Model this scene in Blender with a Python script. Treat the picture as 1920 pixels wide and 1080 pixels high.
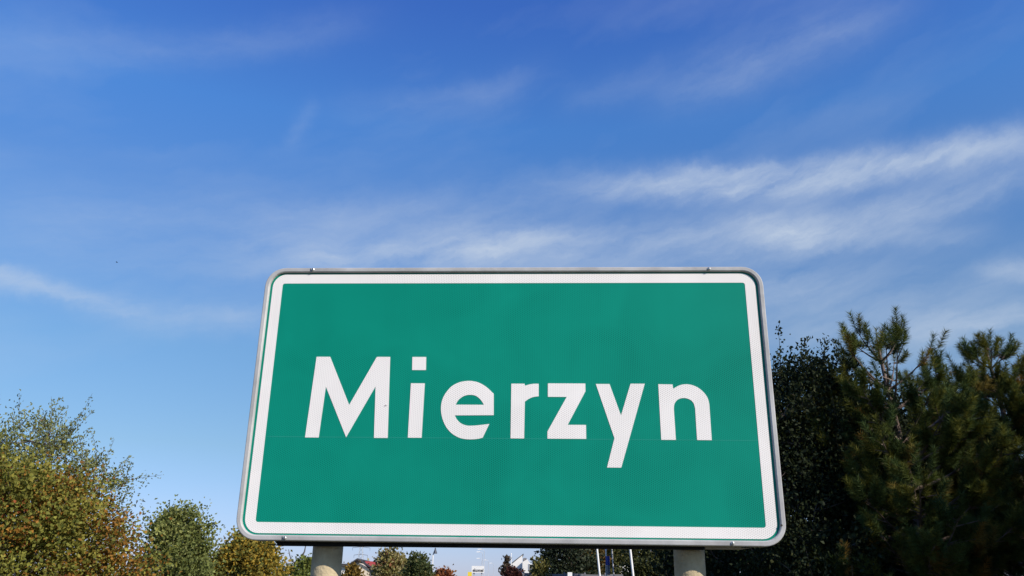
import bpy, bmesh, math, random
import numpy as np
from mathutils import Matrix, Vector

for o in list(bpy.data.objects):
    bpy.data.objects.remove(o)
S = bpy.context.scene
COL = S.collection
R = math.radians
rng = np.random.default_rng(7)
random.seed(7)

# ------------------------------------------------------------------ camera
F_PX, PITCH, ROLL = 1563.87, 0.3493, 0.0152
CAM = np.array([0.0, 0.0, 1.62])
_r0 = np.array([1.0, 0, 0]); _u0 = np.array([0, -math.sin(PITCH), math.cos(PITCH)])
FWD = np.array([0, math.cos(PITCH), math.sin(PITCH)])
RGT = _r0 * math.cos(ROLL) + _u0 * math.sin(ROLL)
UPV = -_r0 * math.sin(ROLL) + _u0 * math.cos(ROLL)
cd = bpy.data.cameras.new('camera')
cam = bpy.data.objects.new('camera', cd); COL.objects.link(cam)
cd.sensor_width = 36.0; cd.lens = 36.0 * F_PX / 1920.0
cd.clip_start = 0.05; cd.clip_end = 6000
cam.matrix_world = Matrix(((RGT[0], UPV[0], -FWD[0], CAM[0]), (RGT[1], UPV[1], -FWD[1], CAM[1]),
                           (RGT[2], UPV[2], -FWD[2], CAM[2]), (0, 0, 0, 1)))
S.camera = cam

def ray(px, py):
    d = FWD + (px - 960) / F_PX * RGT + (540 - py) / F_PX * UPV
    return d / np.linalg.norm(d)
def at(px, py, Y):
    """the point on the sight line of a photograph pixel that lies Y metres ahead"""
    d = ray(px, py)
    return CAM + d * (Y / d[1])

# ------------------------------------------------------------------ light
SUN_EL = R(32.0); SUN_AZ = R(131.8)          # azimuth clockwise from +Y
SUN_DIR = Vector((math.sin(SUN_AZ) * math.cos(SUN_EL), math.cos(SUN_AZ) * math.cos(SUN_EL), math.sin(SUN_EL)))
sl = bpy.data.lights.new('sun', 'SUN'); sl.energy = 5.0; sl.angle = R(0.53); sl.color = (1.0, 0.905, 0.775)
so = bpy.data.objects.new('sun', sl); COL.objects.link(so)
so.rotation_euler = SUN_DIR.to_track_quat('Z', 'Y').to_euler(); so.location = (8, -8, 12)
S.view_settings.view_transform = 'Standard'; S.view_settings.look = 'None'
S.view_settings.exposure = 0.12; S.view_settings.gamma = 1.0; S.view_settings.use_curve_mapping = False
S.cycles.max_bounces = 6; S.cycles.transparent_max_bounces = 8

class NT:
    """tiny helper for node trees"""
    def __init__(s, nt): s.nt = nt
    def n(s, typ, ins=None, **at_):
        nd = s.nt.nodes.new(typ)
        for k, v in at_.items(): setattr(nd, k, v)
        for k, v in (ins or {}).items():
            if isinstance(v, bpy.types.NodeSocket): s.nt.links.new(v, nd.inputs[k])
            elif v is not None: nd.inputs[k].default_value = v
        return nd
    def m(s, op, a, b=None, c=None, clamp=False):
        nd = s.n('ShaderNodeMath', {0: a, 1: b, 2: c}, operation=op); nd.use_clamp = clamp
        return nd.outputs[0]
    def mix(s, f, a, b, blend='MIX'):
        nd = s.n('ShaderNodeMix', data_type='RGBA', blend_type=blend)
        for i, v in ((0, f), (6, a), (7, b)):
            if isinstance(v, bpy.types.NodeSocket): s.nt.links.new(v, nd.inputs[i])
            else: nd.inputs[i].default_value = v
        return nd.outputs[2]
    def ramp(s, f, stops):
        nd = s.n('ShaderNodeValToRGB', {0: f}); el = nd.color_ramp.elements
        while len(el) < len(stops): el.new(0.5)
        for e, (p, c) in zip(el, stops):
            e.position = p; e.color = c if len(c) == 4 else (*c, 1)
        return nd.outputs[0]

W = bpy.data.worlds.new('World'); S.world = W; W.use_nodes = True
wt = W.node_tree; wt.nodes.clear(); w = NT(wt)
sky = w.n('ShaderNodeTexSky'); sky.sky_type = 'NISHITA'; sky.sun_disc = False
sky.sun_elevation = SUN_EL; sky.sun_rotation = SUN_AZ
sky.altitude = 50; sky.air_density = 1.0; sky.dust_density = 0.4; sky.ozone_density = 2.2
tc = w.n('ShaderNodeTexCoord'); sp = w.n('ShaderNodeSeparateXYZ', {0: tc.outputs['Generated']})
az = w.m('ARCTAN2', sp.outputs[0], sp.outputs[1]); el = w.m('ARCSINE', sp.outputs[2])
def uv_of(px, py):
    d = ray(px, py); return math.atan2(d[0], d[1]), math.asin(d[2])
pv = w.n('ShaderNodeCombineXYZ', {0: az, 1: el}).outputs[0]
wn = w.n('ShaderNodeTexNoise', {'Vector': pv, 'Scale': 5.0, 'Detail': 3.0}).outputs['Color']
wv = w.n('ShaderNodeVectorMath', {0: wn, 1: (0.5, 0.5, 0.5)}, operation='SUBTRACT').outputs[0]
wv = w.n('ShaderNodeVectorMath', {0: wv, 3: 0.035}, operation='SCALE').outputs[0]
pw = w.n('ShaderNodeVectorMath', {0: pv, 1: wv}, operation='ADD').outputs[0]
wn2 = w.n('ShaderNodeTexNoise', {'Vector': pv, 'Scale': 26.0, 'Detail': 5.0, 'Roughness': 0.65}).outputs['Color']
wv2 = w.n('ShaderNodeVectorMath', {0: w.n('ShaderNodeVectorMath', {0: wn2, 1: (0.5, 0.5, 0.5)}, operation='SUBTRACT').outputs[0], 3: 0.022}, operation='SCALE').outputs[0]
pw = w.n('ShaderNodeVectorMath', {0: pw, 1: wv2}, operation='ADD').outputs[0]
def stretched(ang, sx, sy, seed, detail=6.0, rough=0.62):
    mp = w.n('ShaderNodeMapping', {'Vector': pw, 'Rotation': (0, 0, -ang)})
    m2 = w.n('ShaderNodeMapping', {'Vector': mp.outputs[0], 'Scale': (sx, sy, 1), 'Location': (seed, seed * 1.7, 0)})
    return w.n('ShaderNodeTexNoise', {'Vector': m2.outputs[0], 'Scale': 1.0, 'Detail': detail, 'Roughness': rough}).outputs['Fac']
fil = stretched(R(9), 5.0, 20, 3.1)
fil2 = stretched(R(18), 12, 46, 8.3, 5.0)
veil = stretched(R(16), 2.0, 7.0, 12.7, 5.0, 0.55)
STREAKS = [  # start px, end px, half width px, strength
    ((1090, 346), (2010, 258), 27, .80), ((1260, 314), (1640, 298), 15, .34), ((1380, 446), (2010, 316), 32, .50),
    ((1440, 436), (1830, 442), 20, .30), ((520, 490), (1010, 444), 30, .42), ((820, 462), (1520, 404), 46, .40), ((420, 440), (1560, 520), 70, .24),
    ((-80, 500), (250, 592), 18, .54), ((200, 584), (540, 606), 28, .30), ((1240, 165), (1680, 5), 46, .24),
    ((1060, 190), (1250, 118), 26, .09), ((640, 205), (1010, 140), 28, .12), ((1700, 632), (2000, 578), 22, .36),
    ((1830, 516), (1980, 496), 16, .34), ((540, 270), (600, 190), 16, .10), ((60, 90), (680, 36), 30, .13),
    ((500, 400), (1180, 350), 40, .18), ((1300, 530), (2000, 640), 120, .30), ((-100, 400), (620, 470), 100, .18)]
tot = None
spx = w.n('ShaderNodeSeparateXYZ', {0: pw}); U_, V_ = spx.outputs[0], spx.outputs[1]
for a, b, hw, st in STREAKS:
    p0 = np.array(uv_of(*a)); p1 = np.array(uv_of(*b)); L = np.linalg.norm(p1 - p0); e = (p1 - p0) / L
    hwv = hw / F_PX
    du = w.m('SUBTRACT', U_, float(p0[0])); dv = w.m('SUBTRACT', V_, float(p0[1]))
    t = w.m('ADD', w.m('MULTIPLY', du, float(e[0])), w.m('MULTIPLY', dv, float(e[1])))
    s_ = w.m('SUBTRACT', w.m('MULTIPLY', dv, float(e[0])), w.m('MULTIPLY', du, float(e[1])))
    tn = w.m('SUBTRACT', w.m('DIVIDE', t, L / 2), 1.0)                # -1..1 along the streak
    g1 = w.m('POWER', w.m('ABSOLUTE', tn), 4.0)
    g2 = w.m('POWER', w.m('ABSOLUTE', w.m('DIVIDE', s_, hwv)), 2.0)
    g = w.m('MULTIPLY', w.m('EXPONENT', w.m('MULTIPLY', w.m('ADD', g1, g2), -1.0)), st)
    tot = g if tot is None else w.m('ADD', tot, g)
filc = w.m('ADD', w.m('MULTIPLY', w.m('SUBTRACT', fil, 0.13), 1.6), w.m('MULTIPLY', w.m('SUBTRACT', fil2, 0.5), 0.6), clamp=True)
cl = w.m('MULTIPLY', w.m('MULTIPLY', tot, filc), 1.25)
vf = w.m('MULTIPLY', w.m('SUBTRACT', veil, 0.5, clamp=True), 0.7)
vf = w.m('MULTIPLY', vf, w.m('ADD', fil, 0.25))
cl = w.m('ADD', cl, vf, clamp=True)
SKY_STR = 0.1 / 1.087
# the air's own colour grade by height above the horizon (the same all the way round)
grade = w.ramp(w.m('DIVIDE', el, R(50.0), clamp=True), [(q / 50, (a_ / 2.2, b_ / 2.2, c_ / 2.2)) for q, a_, b_, c_ in
               ((0, .76, .82, 1.40), (2.1, .77, .84, 1.33), (8.6, .80, .95, 1.09), (14.7, .82, 1.09, 1.27), (24.9, .79, 1.22, 1.70), (30.7, .71, 1.34, 2.04), (38.6, .575, 1.07, 2.1), (50, .55, 1.05, 2.1))])
SKYCOL = w.n('ShaderNodeVectorMath', {0: w.mix(1.0, sky.outputs[0], grade, 'MULTIPLY'), 3: 2.2}, operation='SCALE').outputs[0]
CLOUD = (5.6, 6.5, 7.8, 1)
cmix = w.mix(cl, SKYCOL, CLOUD)
bg = w.n('ShaderNodeBackground', {'Color': cmix, 'Strength': SKY_STR})
wo = w.n('ShaderNodeOutputWorld', {'Surface': bg.outputs[0]})

# ------------------------------------------------------------------ helpers
def link(o, parent=None):
    COL.objects.link(o)
    if parent is not None: o.parent = parent
    return o
def tag(o, label=None, cat=None, group=None, kind=None):
    if label: o['label'] = label
    if cat: o['category'] = cat
    if group: o['group'] = group
    if kind: o['kind'] = kind
    return o
def empty(name, loc, label, cat, group=None, rz=0.0):
    o = bpy.data.objects.new(name, None); o.empty_display_size = 0.2
    o.location = tuple(float(v) for v in loc); o.rotation_euler = (0, 0, rz)
    return tag(link(o), label, cat, group)
class MB:
    """collects boxes, tubes and polygons and links them as ONE mesh object"""
    def __init__(s): s.v = []; s.f = []
    def add(s, vs, fs):
        k = len(s.v); s.v += [tuple(float(c) for c in p) for p in vs]; s.f += [tuple(i + k for i in f) for f in fs]; return s
    def box(s, x0, x1, y0, y1, z0, z1):
        vs = [(x, y, z) for z in (z0, z1) for y in (y0, y1) for x in (x0, x1)]
        return s.add(vs, [(0, 2, 3, 1), (4, 5, 7, 6), (0, 1, 5, 4), (2, 6, 7, 3), (0, 4, 6, 2), (1, 3, 7, 5)])
    def prism(s, poly, y0, y1):
        """polygon in x,z pushed from y0 to y1"""
        n = len(poly); vs = [(x, y0, z) for x, z in poly] + [(x, y1, z) for x, z in poly]
        return s.add(vs, [tuple(range(n)), tuple(range(2 * n - 1, n - 1, -1))] + [(i, i + n, (i + 1) % n + n, (i + 1) % n) for i in range(n)])
    def tube(s, pts, rad, n=6, cap=True):
        pts = [np.array(p, float) for p in pts]
        if not hasattr(rad, '__len__'): rad = [rad] * len(pts)
        ring = []
        for i, p in enumerate(pts):
            d = pts[min(i + 1, len(pts) - 1)] - pts[max(i - 1, 0)]; d = d / (np.linalg.norm(d) + 1e-9)
            a = np.cross(d, (0.31, 0.95, 0.05) if abs(d[2]) > .8 else (0, 0, 1.0)); a /= np.linalg.norm(a); b = np.cross(d, a)
            ring.append([p + rad[i] * (math.cos(2 * math.pi * j / n) * a + math.sin(2 * math.pi * j / n) * b) for j in range(n)])
        fs = []
        for i in range(len(pts) - 1):
            for j in range(n):
                fs.append((i * n + j, i * n + (j + 1) % n, (i + 1) * n + (j + 1) % n, (i + 1) * n + j))
        if cap: fs += [tuple(range(n - 1, -1, -1)), tuple((len(pts) - 1) * n + j for j in range(n))]
        return s.add([q for r_ in ring for q in r_], fs)
    def build(s, name, mat, parent=None, smooth=False, bevel=0):
        me = bpy.data.meshes.new(name); me.from_pydata(s.v, [], s.f); me.update()
        bm = bmesh.new(); bm.from_mesh(me)
        bmesh.ops.recalc_face_normals(bm, faces=bm.faces)
        if bevel: bmesh.ops.bevel(bm, geom=list(bm.edges), offset=bevel, segments=2, affect='EDGES', profile=0.7)
        bm.to_mesh(me); bm.free()
        if smooth:
            me.polygons.foreach_set('use_smooth', [True] * len(me.polygons)); me.set_sharp_from_angle(angle=R(42))
        me.materials.append(mat)
        return link(bpy.data.objects.new(name, me), parent)

def material(name, color, rough=0.6, var=0.0, scale=8.0, metal=0.0, spec=0.4, bump=0.0, bscale=None, color2=None):
    mt = bpy.data.materials.new(name); mt.use_nodes = True; nt = mt.node_tree; nt.nodes.clear(); h = NT(nt)
    out = h.n('ShaderNodeOutputMaterial'); c4 = (*color, 1)
    t = h.n('ShaderNodeTexCoord').outputs['Object']
    col = c4
    if var or color2:
        nz = h.n('ShaderNodeTexNoise', {'Vector': t, 'Scale': scale, 'Detail': 5.0, 'Roughness': 0.6}).outputs['Fac']
        lo = tuple(c * (1 - var) for c in color); hi = color2 if color2 else tuple(min(1, c * (1 + var)) for c in color)
        col = h.ramp(nz, [(0.32, lo), (0.68, hi)])
    b = h.n('ShaderNodeBsdfPrincipled', {'Base Color': col, 'Roughness': rough, 'Metallic': metal, 'Specular IOR Level': spec})
    if bump:
        bn = h.n('ShaderNodeTexNoise', {'Vector': t, 'Scale': bscale or scale * 4, 'Detail': 4.0}).outputs['Fac']
        nt.links.new(h.n('ShaderNodeBump', {'Height': bn, 'Strength': bump, 'Distance': 0.01}).outputs[0], b.inputs['Normal'])
    nt.links.new(b.outputs[0], out.inputs[0])
    return mt

def film(name, color, lo, gloss=0.35):
    """retroreflective sheeting: a honeycomb of prism cells 4 mm apart"""
    mt = bpy.data.materials.new(name); mt.use_nodes = True; nt = mt.node_tree; nt.nodes.clear(); h = NT(nt)
    out = h.n('ShaderNodeOutputMaterial'); t = h.n('ShaderNodeTexCoord').outputs['Object']
    k = 2 * math.pi / 0.0043; fs = None
    for a in (0, 120, 240):
        d = h.n('ShaderNodeVectorMath', {0: t, 1: (k * math.cos(R(a)), 0, k * math.sin(R(a)))}, operation='DOT_PRODUCT').outputs['Value']
        c = h.m('COSINE', d); fs = c if fs is None else h.m('ADD', fs, c)
    f = h.m('MULTIPLY_ADD', fs, 1 / 4.5, 1 / 3.0, clamp=True)
    nz = h.n('ShaderNodeTexNoise', {'Vector': t, 'Scale': 3.0, 'Detail': 6.0}).outputs['Fac']
    nq = h.n('ShaderNodeTexNoise', {'Vector': t, 'Scale': 5.5, 'Detail': 2.0, 'Distortion': 1.0}).outputs['Fac']
    mp = h.n('ShaderNodeMapping', {'Vector': t, 'Scale': (38, 1, 1.6)}).outputs[0]
    rain = h.n('ShaderNodeTexNoise', {'Vector': mp, 'Scale': 1.0, 'Detail': 5.0, 'Roughness': 0.7}).outputs['Fac']
    f = h.m('MULTIPLY', f, h.m('MULTIPLY_ADD', nq, 1.6, 0.05))
    f2 = h.m('ADD', f, h.m('MULTIPLY', h.m('SUBTRACT', nz, 0.5), 0.45), clamp=True)
    f2 = h.m('ADD', f2, h.m('MULTIPLY', h.m('SUBTRACT', rain, 0.5), 0.14), clamp=True)
    col = h.mix(f2, (*color, 1), (*lo, 1))
    b = h.n('ShaderNodeBsdfPrincipled', {'Base Color': col, 'Roughness': gloss, 'Specular IOR Level': 0.12})
    nt.links.new(b.outputs[0], out.inputs[0]); return mt

def leaf_material(name, transl=0.35, rough=0.5, spec=0.3):
    mt = bpy.data.materials.new(name); mt.use_nodes = True; nt = mt.node_tree; nt.nodes.clear(); h = NT(nt)
    out = h.n('ShaderNodeOutputMaterial')
    c = h.n('ShaderNodeAttribute', attribute_name='tint').outputs['Color']
    b = h.n('ShaderNodeBsdfPrincipled', {'Base Color': c, 'Roughness': rough, 'Specular IOR Level': spec})
    tr = h.n('ShaderNodeBsdfTranslucent', {'Color': h.mix(1.0, c, (1.1, 1.0, .55, 1), 'MULTIPLY')})
    mx = h.n('ShaderNodeMixShader', {0: transl, 1: b.outputs[0], 2: tr.outputs[0]})
    nt.links.new(mx.outputs[0], out.inputs[0]); return mt

M = dict(
    leaf=leaf_material('leaf', .35, .6, .12), needle=leaf_material('needle', 0.2, 0.6, 0.05),
    bark=material('bark', (.11, .085, .065), .9, .45, 14, bump=.6), pale_bark=material('pale_bark', (.32, .27, .21), .9, .35, 12, bump=.5),
    pine_bark=material('pine_bark', (.13, .095, .075), .9, .4, 16, bump=.6), dead_wood=material('dead_wood', (.09, .085, .085), .9, .3, 10),
    white_wall=material('white_wall', (.72, .70, .66), .85, .06, 1.2), cream_wall=material('cream_wall', (.62, .54, .42), .85, .08, 1.2),
    red_roof=material('red_roof', (.36, .055, .045), .7, .22, 3), dark_roof=material('dark_roof', (.05, .05, .055), .7, .2, 2),
    glass=material('window_glass', (.03, .035, .045), .08, spec=.6), grey_panel=material('grey_panel', (.15, .15, .165), .7, .15, 1.5),
    grey_post=material('grey_post', (.4, .4, .41), .5, .1, 3), white_paint=material('white_paint', (.76, .75, .72), .45, .05, 4),
    steel=material('steel', (.33, .34, .35), .5, .15, 6, metal=.4), pale_steel=material('pale_steel', (.55, .56, .58), .5, .08, 6), lamp_dark=material('lamp_dark', (.05, .06, .08), .5, .1, 5),
    blue=material('blue_cloth', (.05, .075, .32), .7, .15, 3), banner_grey=material('grey_cloth', (.28, .28, .30), .8, .15, 3),
    yellow=material('yellow_paint', (.75, .58, .05), .5, .05, 4), black=material('black_print', (.02, .02, .022), .5, .1, 4),
)

# ------------------------------------------------------------------ the ground
gm = bpy.data.materials.new('meadow_grass'); gm.use_nodes = True; nt = gm.node_tree; nt.nodes.clear(); h = NT(nt)
t_ = h.n('ShaderNodeTexCoord').outputs['Object']
n1 = h.n('ShaderNodeTexNoise', {'Vector': t_, 'Scale': 0.35, 'Detail': 8.0}).outputs['Fac']
n2 = h.n('ShaderNodeTexNoise', {'Vector': t_, 'Scale': 18.0, 'Detail': 6.0}).outputs['Fac']
gc = h.mix(n2, h.ramp(n1, [(.35, (.035, .05, .018)), (.65, (.075, .075, .03))]), (.09, .08, .035, 1)); 
b_ = h.n('ShaderNodeBsdfPrincipled', {'Base Color': gc, 'Roughness': .95, 'Specular IOR Level': .1})
nt.links.new(h.n('ShaderNodeBump', {'Height': n2, 'Strength': .8, 'Distance': .05}).outputs[0], b_.inputs['Normal'])
nt.links.new(b_.outputs[0], h.n('ShaderNodeOutputMaterial').inputs[0])
tag(MB().add([(-3000, -3000, 0), (3000, -3000, 0), (3000, 3000, 0), (-3000, 3000, 0)], [(0, 1, 2, 3)]).build('ground', gm), kind='structure')
asph = material('asphalt', (.055, .055, .058), .9, .25, 30, bump=.3)
tag(MB().add([(-8.2, -60, .004), (-2.6, -60, .004), (2.2, 230, .004), (-3.4, 230, .004)], [(0, 1, 2, 3)]).build('road', asph), kind='structure')
kb = MB()
for i in range(97):
    f0, f1 = i / 97 + .0003, (i + 1) / 97 - .0003
    xa, xb, ya, yb = -2.6 + 4.8 * f0, -2.6 + 4.8 * f1, -60 + 290 * f0, -60 + 290 * f1
    kb.add([(xa, ya, -.05), (xa + .15, ya, -.05), (xb + .15, yb, -.05), (xb, yb, -.05), (xa, ya, .12), (xa + .15, ya, .12), (xb + .15, yb, .12), (xb, yb, .12)],
           [(0, 3, 2, 1), (4, 5, 6, 7), (0, 1, 5, 4), (1, 2, 6, 5), (2, 3, 7, 6), (3, 0, 4, 7)])
tag(kb.build('kerb', M['grey_post']), kind='structure')
lm = MB()
for i in range(24):
    f0, f1 = i / 24, i / 24 + .017
    xa, xb, ya, yb = -5.4 + 4.8 * f0, -5.4 + 4.8 * f1, -60 + 290 * f0, -60 + 290 * f1
    lm.add([(xa - .06, ya, .008), (xa + .06, ya, .008), (xb + .06, yb, .008), (xb - .06, yb, .008)], [(0, 1, 2, 3)])
tag(lm.build('road_markings', M['white_paint']), kind='structure')

# ------------------------------------------------------------------ trees
def raw_mesh(name, v, tris, tint, mat, parent, kind=None):
    me = bpy.data.meshes.new(name); n = len(v); m = len(tris)
    me.vertices.add(n); me.vertices.foreach_set('co', np.ascontiguousarray(v, np.float32).ravel())
    me.loops.add(m * 3); me.loops.foreach_set('vertex_index', np.ascontiguousarray(tris, np.int32).ravel())
    me.polygons.add(m); me.polygons.foreach_set('loop_start', np.arange(0, 3 * m, 3, dtype=np.int32))
    me.update(calc_edges=True)
    at_ = me.color_attributes.new('tint', 'FLOAT_COLOR', 'POINT')
    at_.data.foreach_set('color', np.concatenate([tint, np.ones((n, 1))], 1).astype(np.float32).ravel())
    me.materials.append(mat)
    o = link(bpy.data.objects.new(name, me), parent)
    if kind: o['kind'] = kind
    return o
def unit(a): return a / (np.linalg.norm(a, axis=-1, keepdims=True) + 1e-9)
def leaves(pos, dirs, size, tint, aspect=0.7):
    """folded four-cornered leaves: base, side, tip, side"""
    n = len(pos); d = unit(dirs); a = unit(np.cross(d, unit(rng.normal(size=(n, 3))))); nrm = np.cross(d, a)
    s = size[:, None]; fold = rng.uniform(.05, .3, (n, 1)) * s
    v = np.stack([pos, pos + d * s * .45 + a * s * aspect * .5 + nrm * fold, pos + d * s - nrm * fold * .5, pos + d * s * .45 - a * s * aspect * .5 + nrm * fold], 1).reshape(-1, 3)
    i = np.arange(n)[:, None] * 4
    t = np.concatenate([i + [0, 1, 2], i + [0, 2, 3]], 1).reshape(-1, 3)
    return v, t, np.repeat(tint, 4, 0)
def pick(pal, wts, n):
    k = rng.choice(len(pal), n, p=np.array(wts) / sum(wts)); return np.array(pal)[k]

def broadleaf(name, label, cat, base, H, rad, prof, pal, wts, n_clump, per, leaf, bark, clump_r=.16, sprigs=40, sprig_len=.5,
              aspect=.72, stems=1, trunk_r=.07, z0=.12, group=None, droop=0.0, sprig_up=.8, zone=None, inner=0.45, lobes=.22, sprig_tint=None, scatter=.25):
    """a trunk with limbs and twigs, and leaves in clumps spread through the crown; prof = [(height share, radius share)]"""
    root = empty(name, base, label, cat, group)
    ph = np.array([p[0] for p in prof]); pr = np.array([p[1] for p in prof])
    k1 = rng.uniform(0, 6.28, 6)
    def lump(th, f):
        return 1 + lobes * (np.sin(3 * th + k1[0] + 5 * f) * .5 + np.sin(5 * th + k1[1] - 9 * f) * .35 + np.sin(11 * f + 2 * th + k1[2]) * .5)
    # clump centres
    f = []
    while len(f) < n_clump:
        c = rng.uniform(z0, 1, n_clump * 3); keep = rng.uniform(0, 1, len(c)) < (np.interp(c, ph, pr) + .12)
        f += list(c[keep])
    f = np.array(f[:n_clump]); th = rng.uniform(0, 6.283, n_clump)
    rr = rng.uniform(0, 1, n_clump) ** inner
    Rr = np.interp(f, ph, pr) * rad * lump(th, f) * rr
    C = np.stack([np.cos(th) * Rr, np.sin(th) * Rr, f * H * (1 - .05 * rr)], 1)
    # wood
    tb = MB(); stem = []
    for s_ in range(stems):
        a0 = s_ * 2.4 + .5; sp_ = .0 if stems == 1 else rad * .28
        pts = [np.array([math.cos(a0) * sp_ * q ** .7 + .03 * H * math.sin(4 * q + s_) * q, math.sin(a0) * sp_ * q ** .7 + .02 * H * math.cos(5 * q + s_) * q, H * .88 * q]) for q in np.linspace(0, 1, 9)]
        tb.tube(pts, [max(.006, trunk_r * (1 - q) ** .8 * (1 if stems == 1 else .7)) for q in np.linspace(0, .97, 9)], 7); stem.append(np.array(pts))
    nodes = np.concatenate(stem)
    # limbs reach the outermost clumps, the rest hang on twigs to their nearest limb point
    nl = max(10, n_clump // 14); order = np.argsort(-Rr + .2 * rng.normal(size=n_clump) * rad)
    limbpts = []
    for i in order[:nl]:
        c = C[i]; z_s = max(.12 * H, c[2] - (.35 + .5 * rng.random()) * math.hypot(c[0], c[1]) - .1 * H)
        st = stem[i % stems]; s0 = np.array([np.interp(z_s, st[:, 2], st[:, 0]), np.interp(z_s, st[:, 2], st[:, 1]), min(z_s, H * .85)])
        mid = s0 * .45 + c * .55 + np.array([0, 0, -.04 * H]) + rng.normal(size=3) * .03 * H
        p = [s0 * (1 - q) ** 2 + 2 * mid * q * (1 - q) + c * q * q for q in np.linspace(0, 1, 6)]
        tb.tube(p, [max(.003, trunk_r * .38 * (1 - q) ** .8) for q in np.linspace(0, .95, 6)], 5); limbpts += p[1:]
    LP = np.concatenate([np.array(limbpts), nodes[2:]])
    for i in order[nl:]:
        d = np.linalg.norm(LP - C[i], axis=1) + .5 * np.maximum(0, LP[:, 2] - C[i][2]); j = int(np.argmin(d))
        tb.tube([LP[j], (LP[j] + C[i]) / 2 + rng.normal(size=3) * .02, C[i]], [trunk_r * .11 + .001, trunk_r * .07 + .001, .002], 3, False)
    pos, dr, tn, sz = [], [], [], []
    pals = np.array(pal)
    n_clump_ = n_clump
    kf = rng.normal(size=(len(pal), 3)) * 2.6 / max(rad, .3); kp = rng.uniform(0, 6.28, len(pal))
    def base_tint(c):
        '''the kinds of leaf gather in patches'''
        w_ = np.array(wts, float) * np.exp(1.25 * np.sin(kf @ c + kp)); return pals[rng.choice(len(pals), p=w_ / w_.sum())]
    def tints(n, zf):
        w_ = np.array(wts, float) if zone is None else np.array(zone(zf), float)
        return pals[rng.choice(len(pals), n, p=w_ / w_.sum())]
    for i in range(n_clump):
        n = int(per * rng.uniform(.6, 1.4)); cr = clump_r * rng.uniform(.6, 1.35)
        p = C[i] + rng.normal(size=(n, 3)) * cr * np.array([1, 1, .75])
        base_c = base_tint(C[i]) * rng.uniform(.72, 1.3)
        t2 = tints(n, f[i]); mixk = rng.uniform(0, 1, (n, 1)) < scatter
        tc_ = np.where(mixk, t2, base_c) * rng.uniform(.75, 1.25, (n, 1))
        out = unit(C[i] - np.array([0, 0, C[i][2] * .75]))
        d = rng.normal(size=(n, 3)) * .8 + out * .6 + np.array([0, 0, -droop])
        pos.append(p); dr.append(d); tn.append(tc_); sz.append(leaf * rng.uniform(.65, 1.25, n))
    for k in range(sprigs):
        i = order[int(rng.integers(0, max(2, n_clump // 2)))] if rng.random() < .35 else int(rng.choice(np.argsort(-f)[:max(3, n_clump // 3)]))
        c = C[i]; o_ = unit(np.array([c[0], c[1], 0.01])) * (1 - sprig_up) + np.array([0, 0, sprig_up]) + rng.normal(size=3) * .28
        o_ = unit(o_); ln = sprig_len * rng.uniform(.5, 1.3); bend = rng.normal(size=3) * .18 * ln
        p = [c + o_ * ln * q + bend * q * q for q in np.linspace(0, 1, 5)]
        tb.tube(p, [.006, .005, .004, .003, .002], 3, False)
        n = int(per * .45 * ln / .4) + 4; q = rng.uniform(.1, 1, n)[:, None]
        pos.append(c + o_ * ln * q + bend * q * q + rng.normal(size=(n, 3)) * .025); dr.append(rng.normal(size=(n, 3)) * .7 + o_)
        tn.append((tints(n, f[i]) if sprig_tint is None else np.repeat(np.array([sprig_tint]), n, 0)) * rng.uniform(.8, 1.25, (n, 1))); sz.append(leaf * rng.uniform(.6, 1.1, n))
    v, t, c = leaves(np.concatenate(pos), np.concatenate(dr), np.concatenate(sz), np.concatenate(tn), aspect)
    tb.build('trunk', bark, root, smooth=True)
    raw_mesh('crown', v, t, c, M['leaf'], root)
    return root

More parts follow.
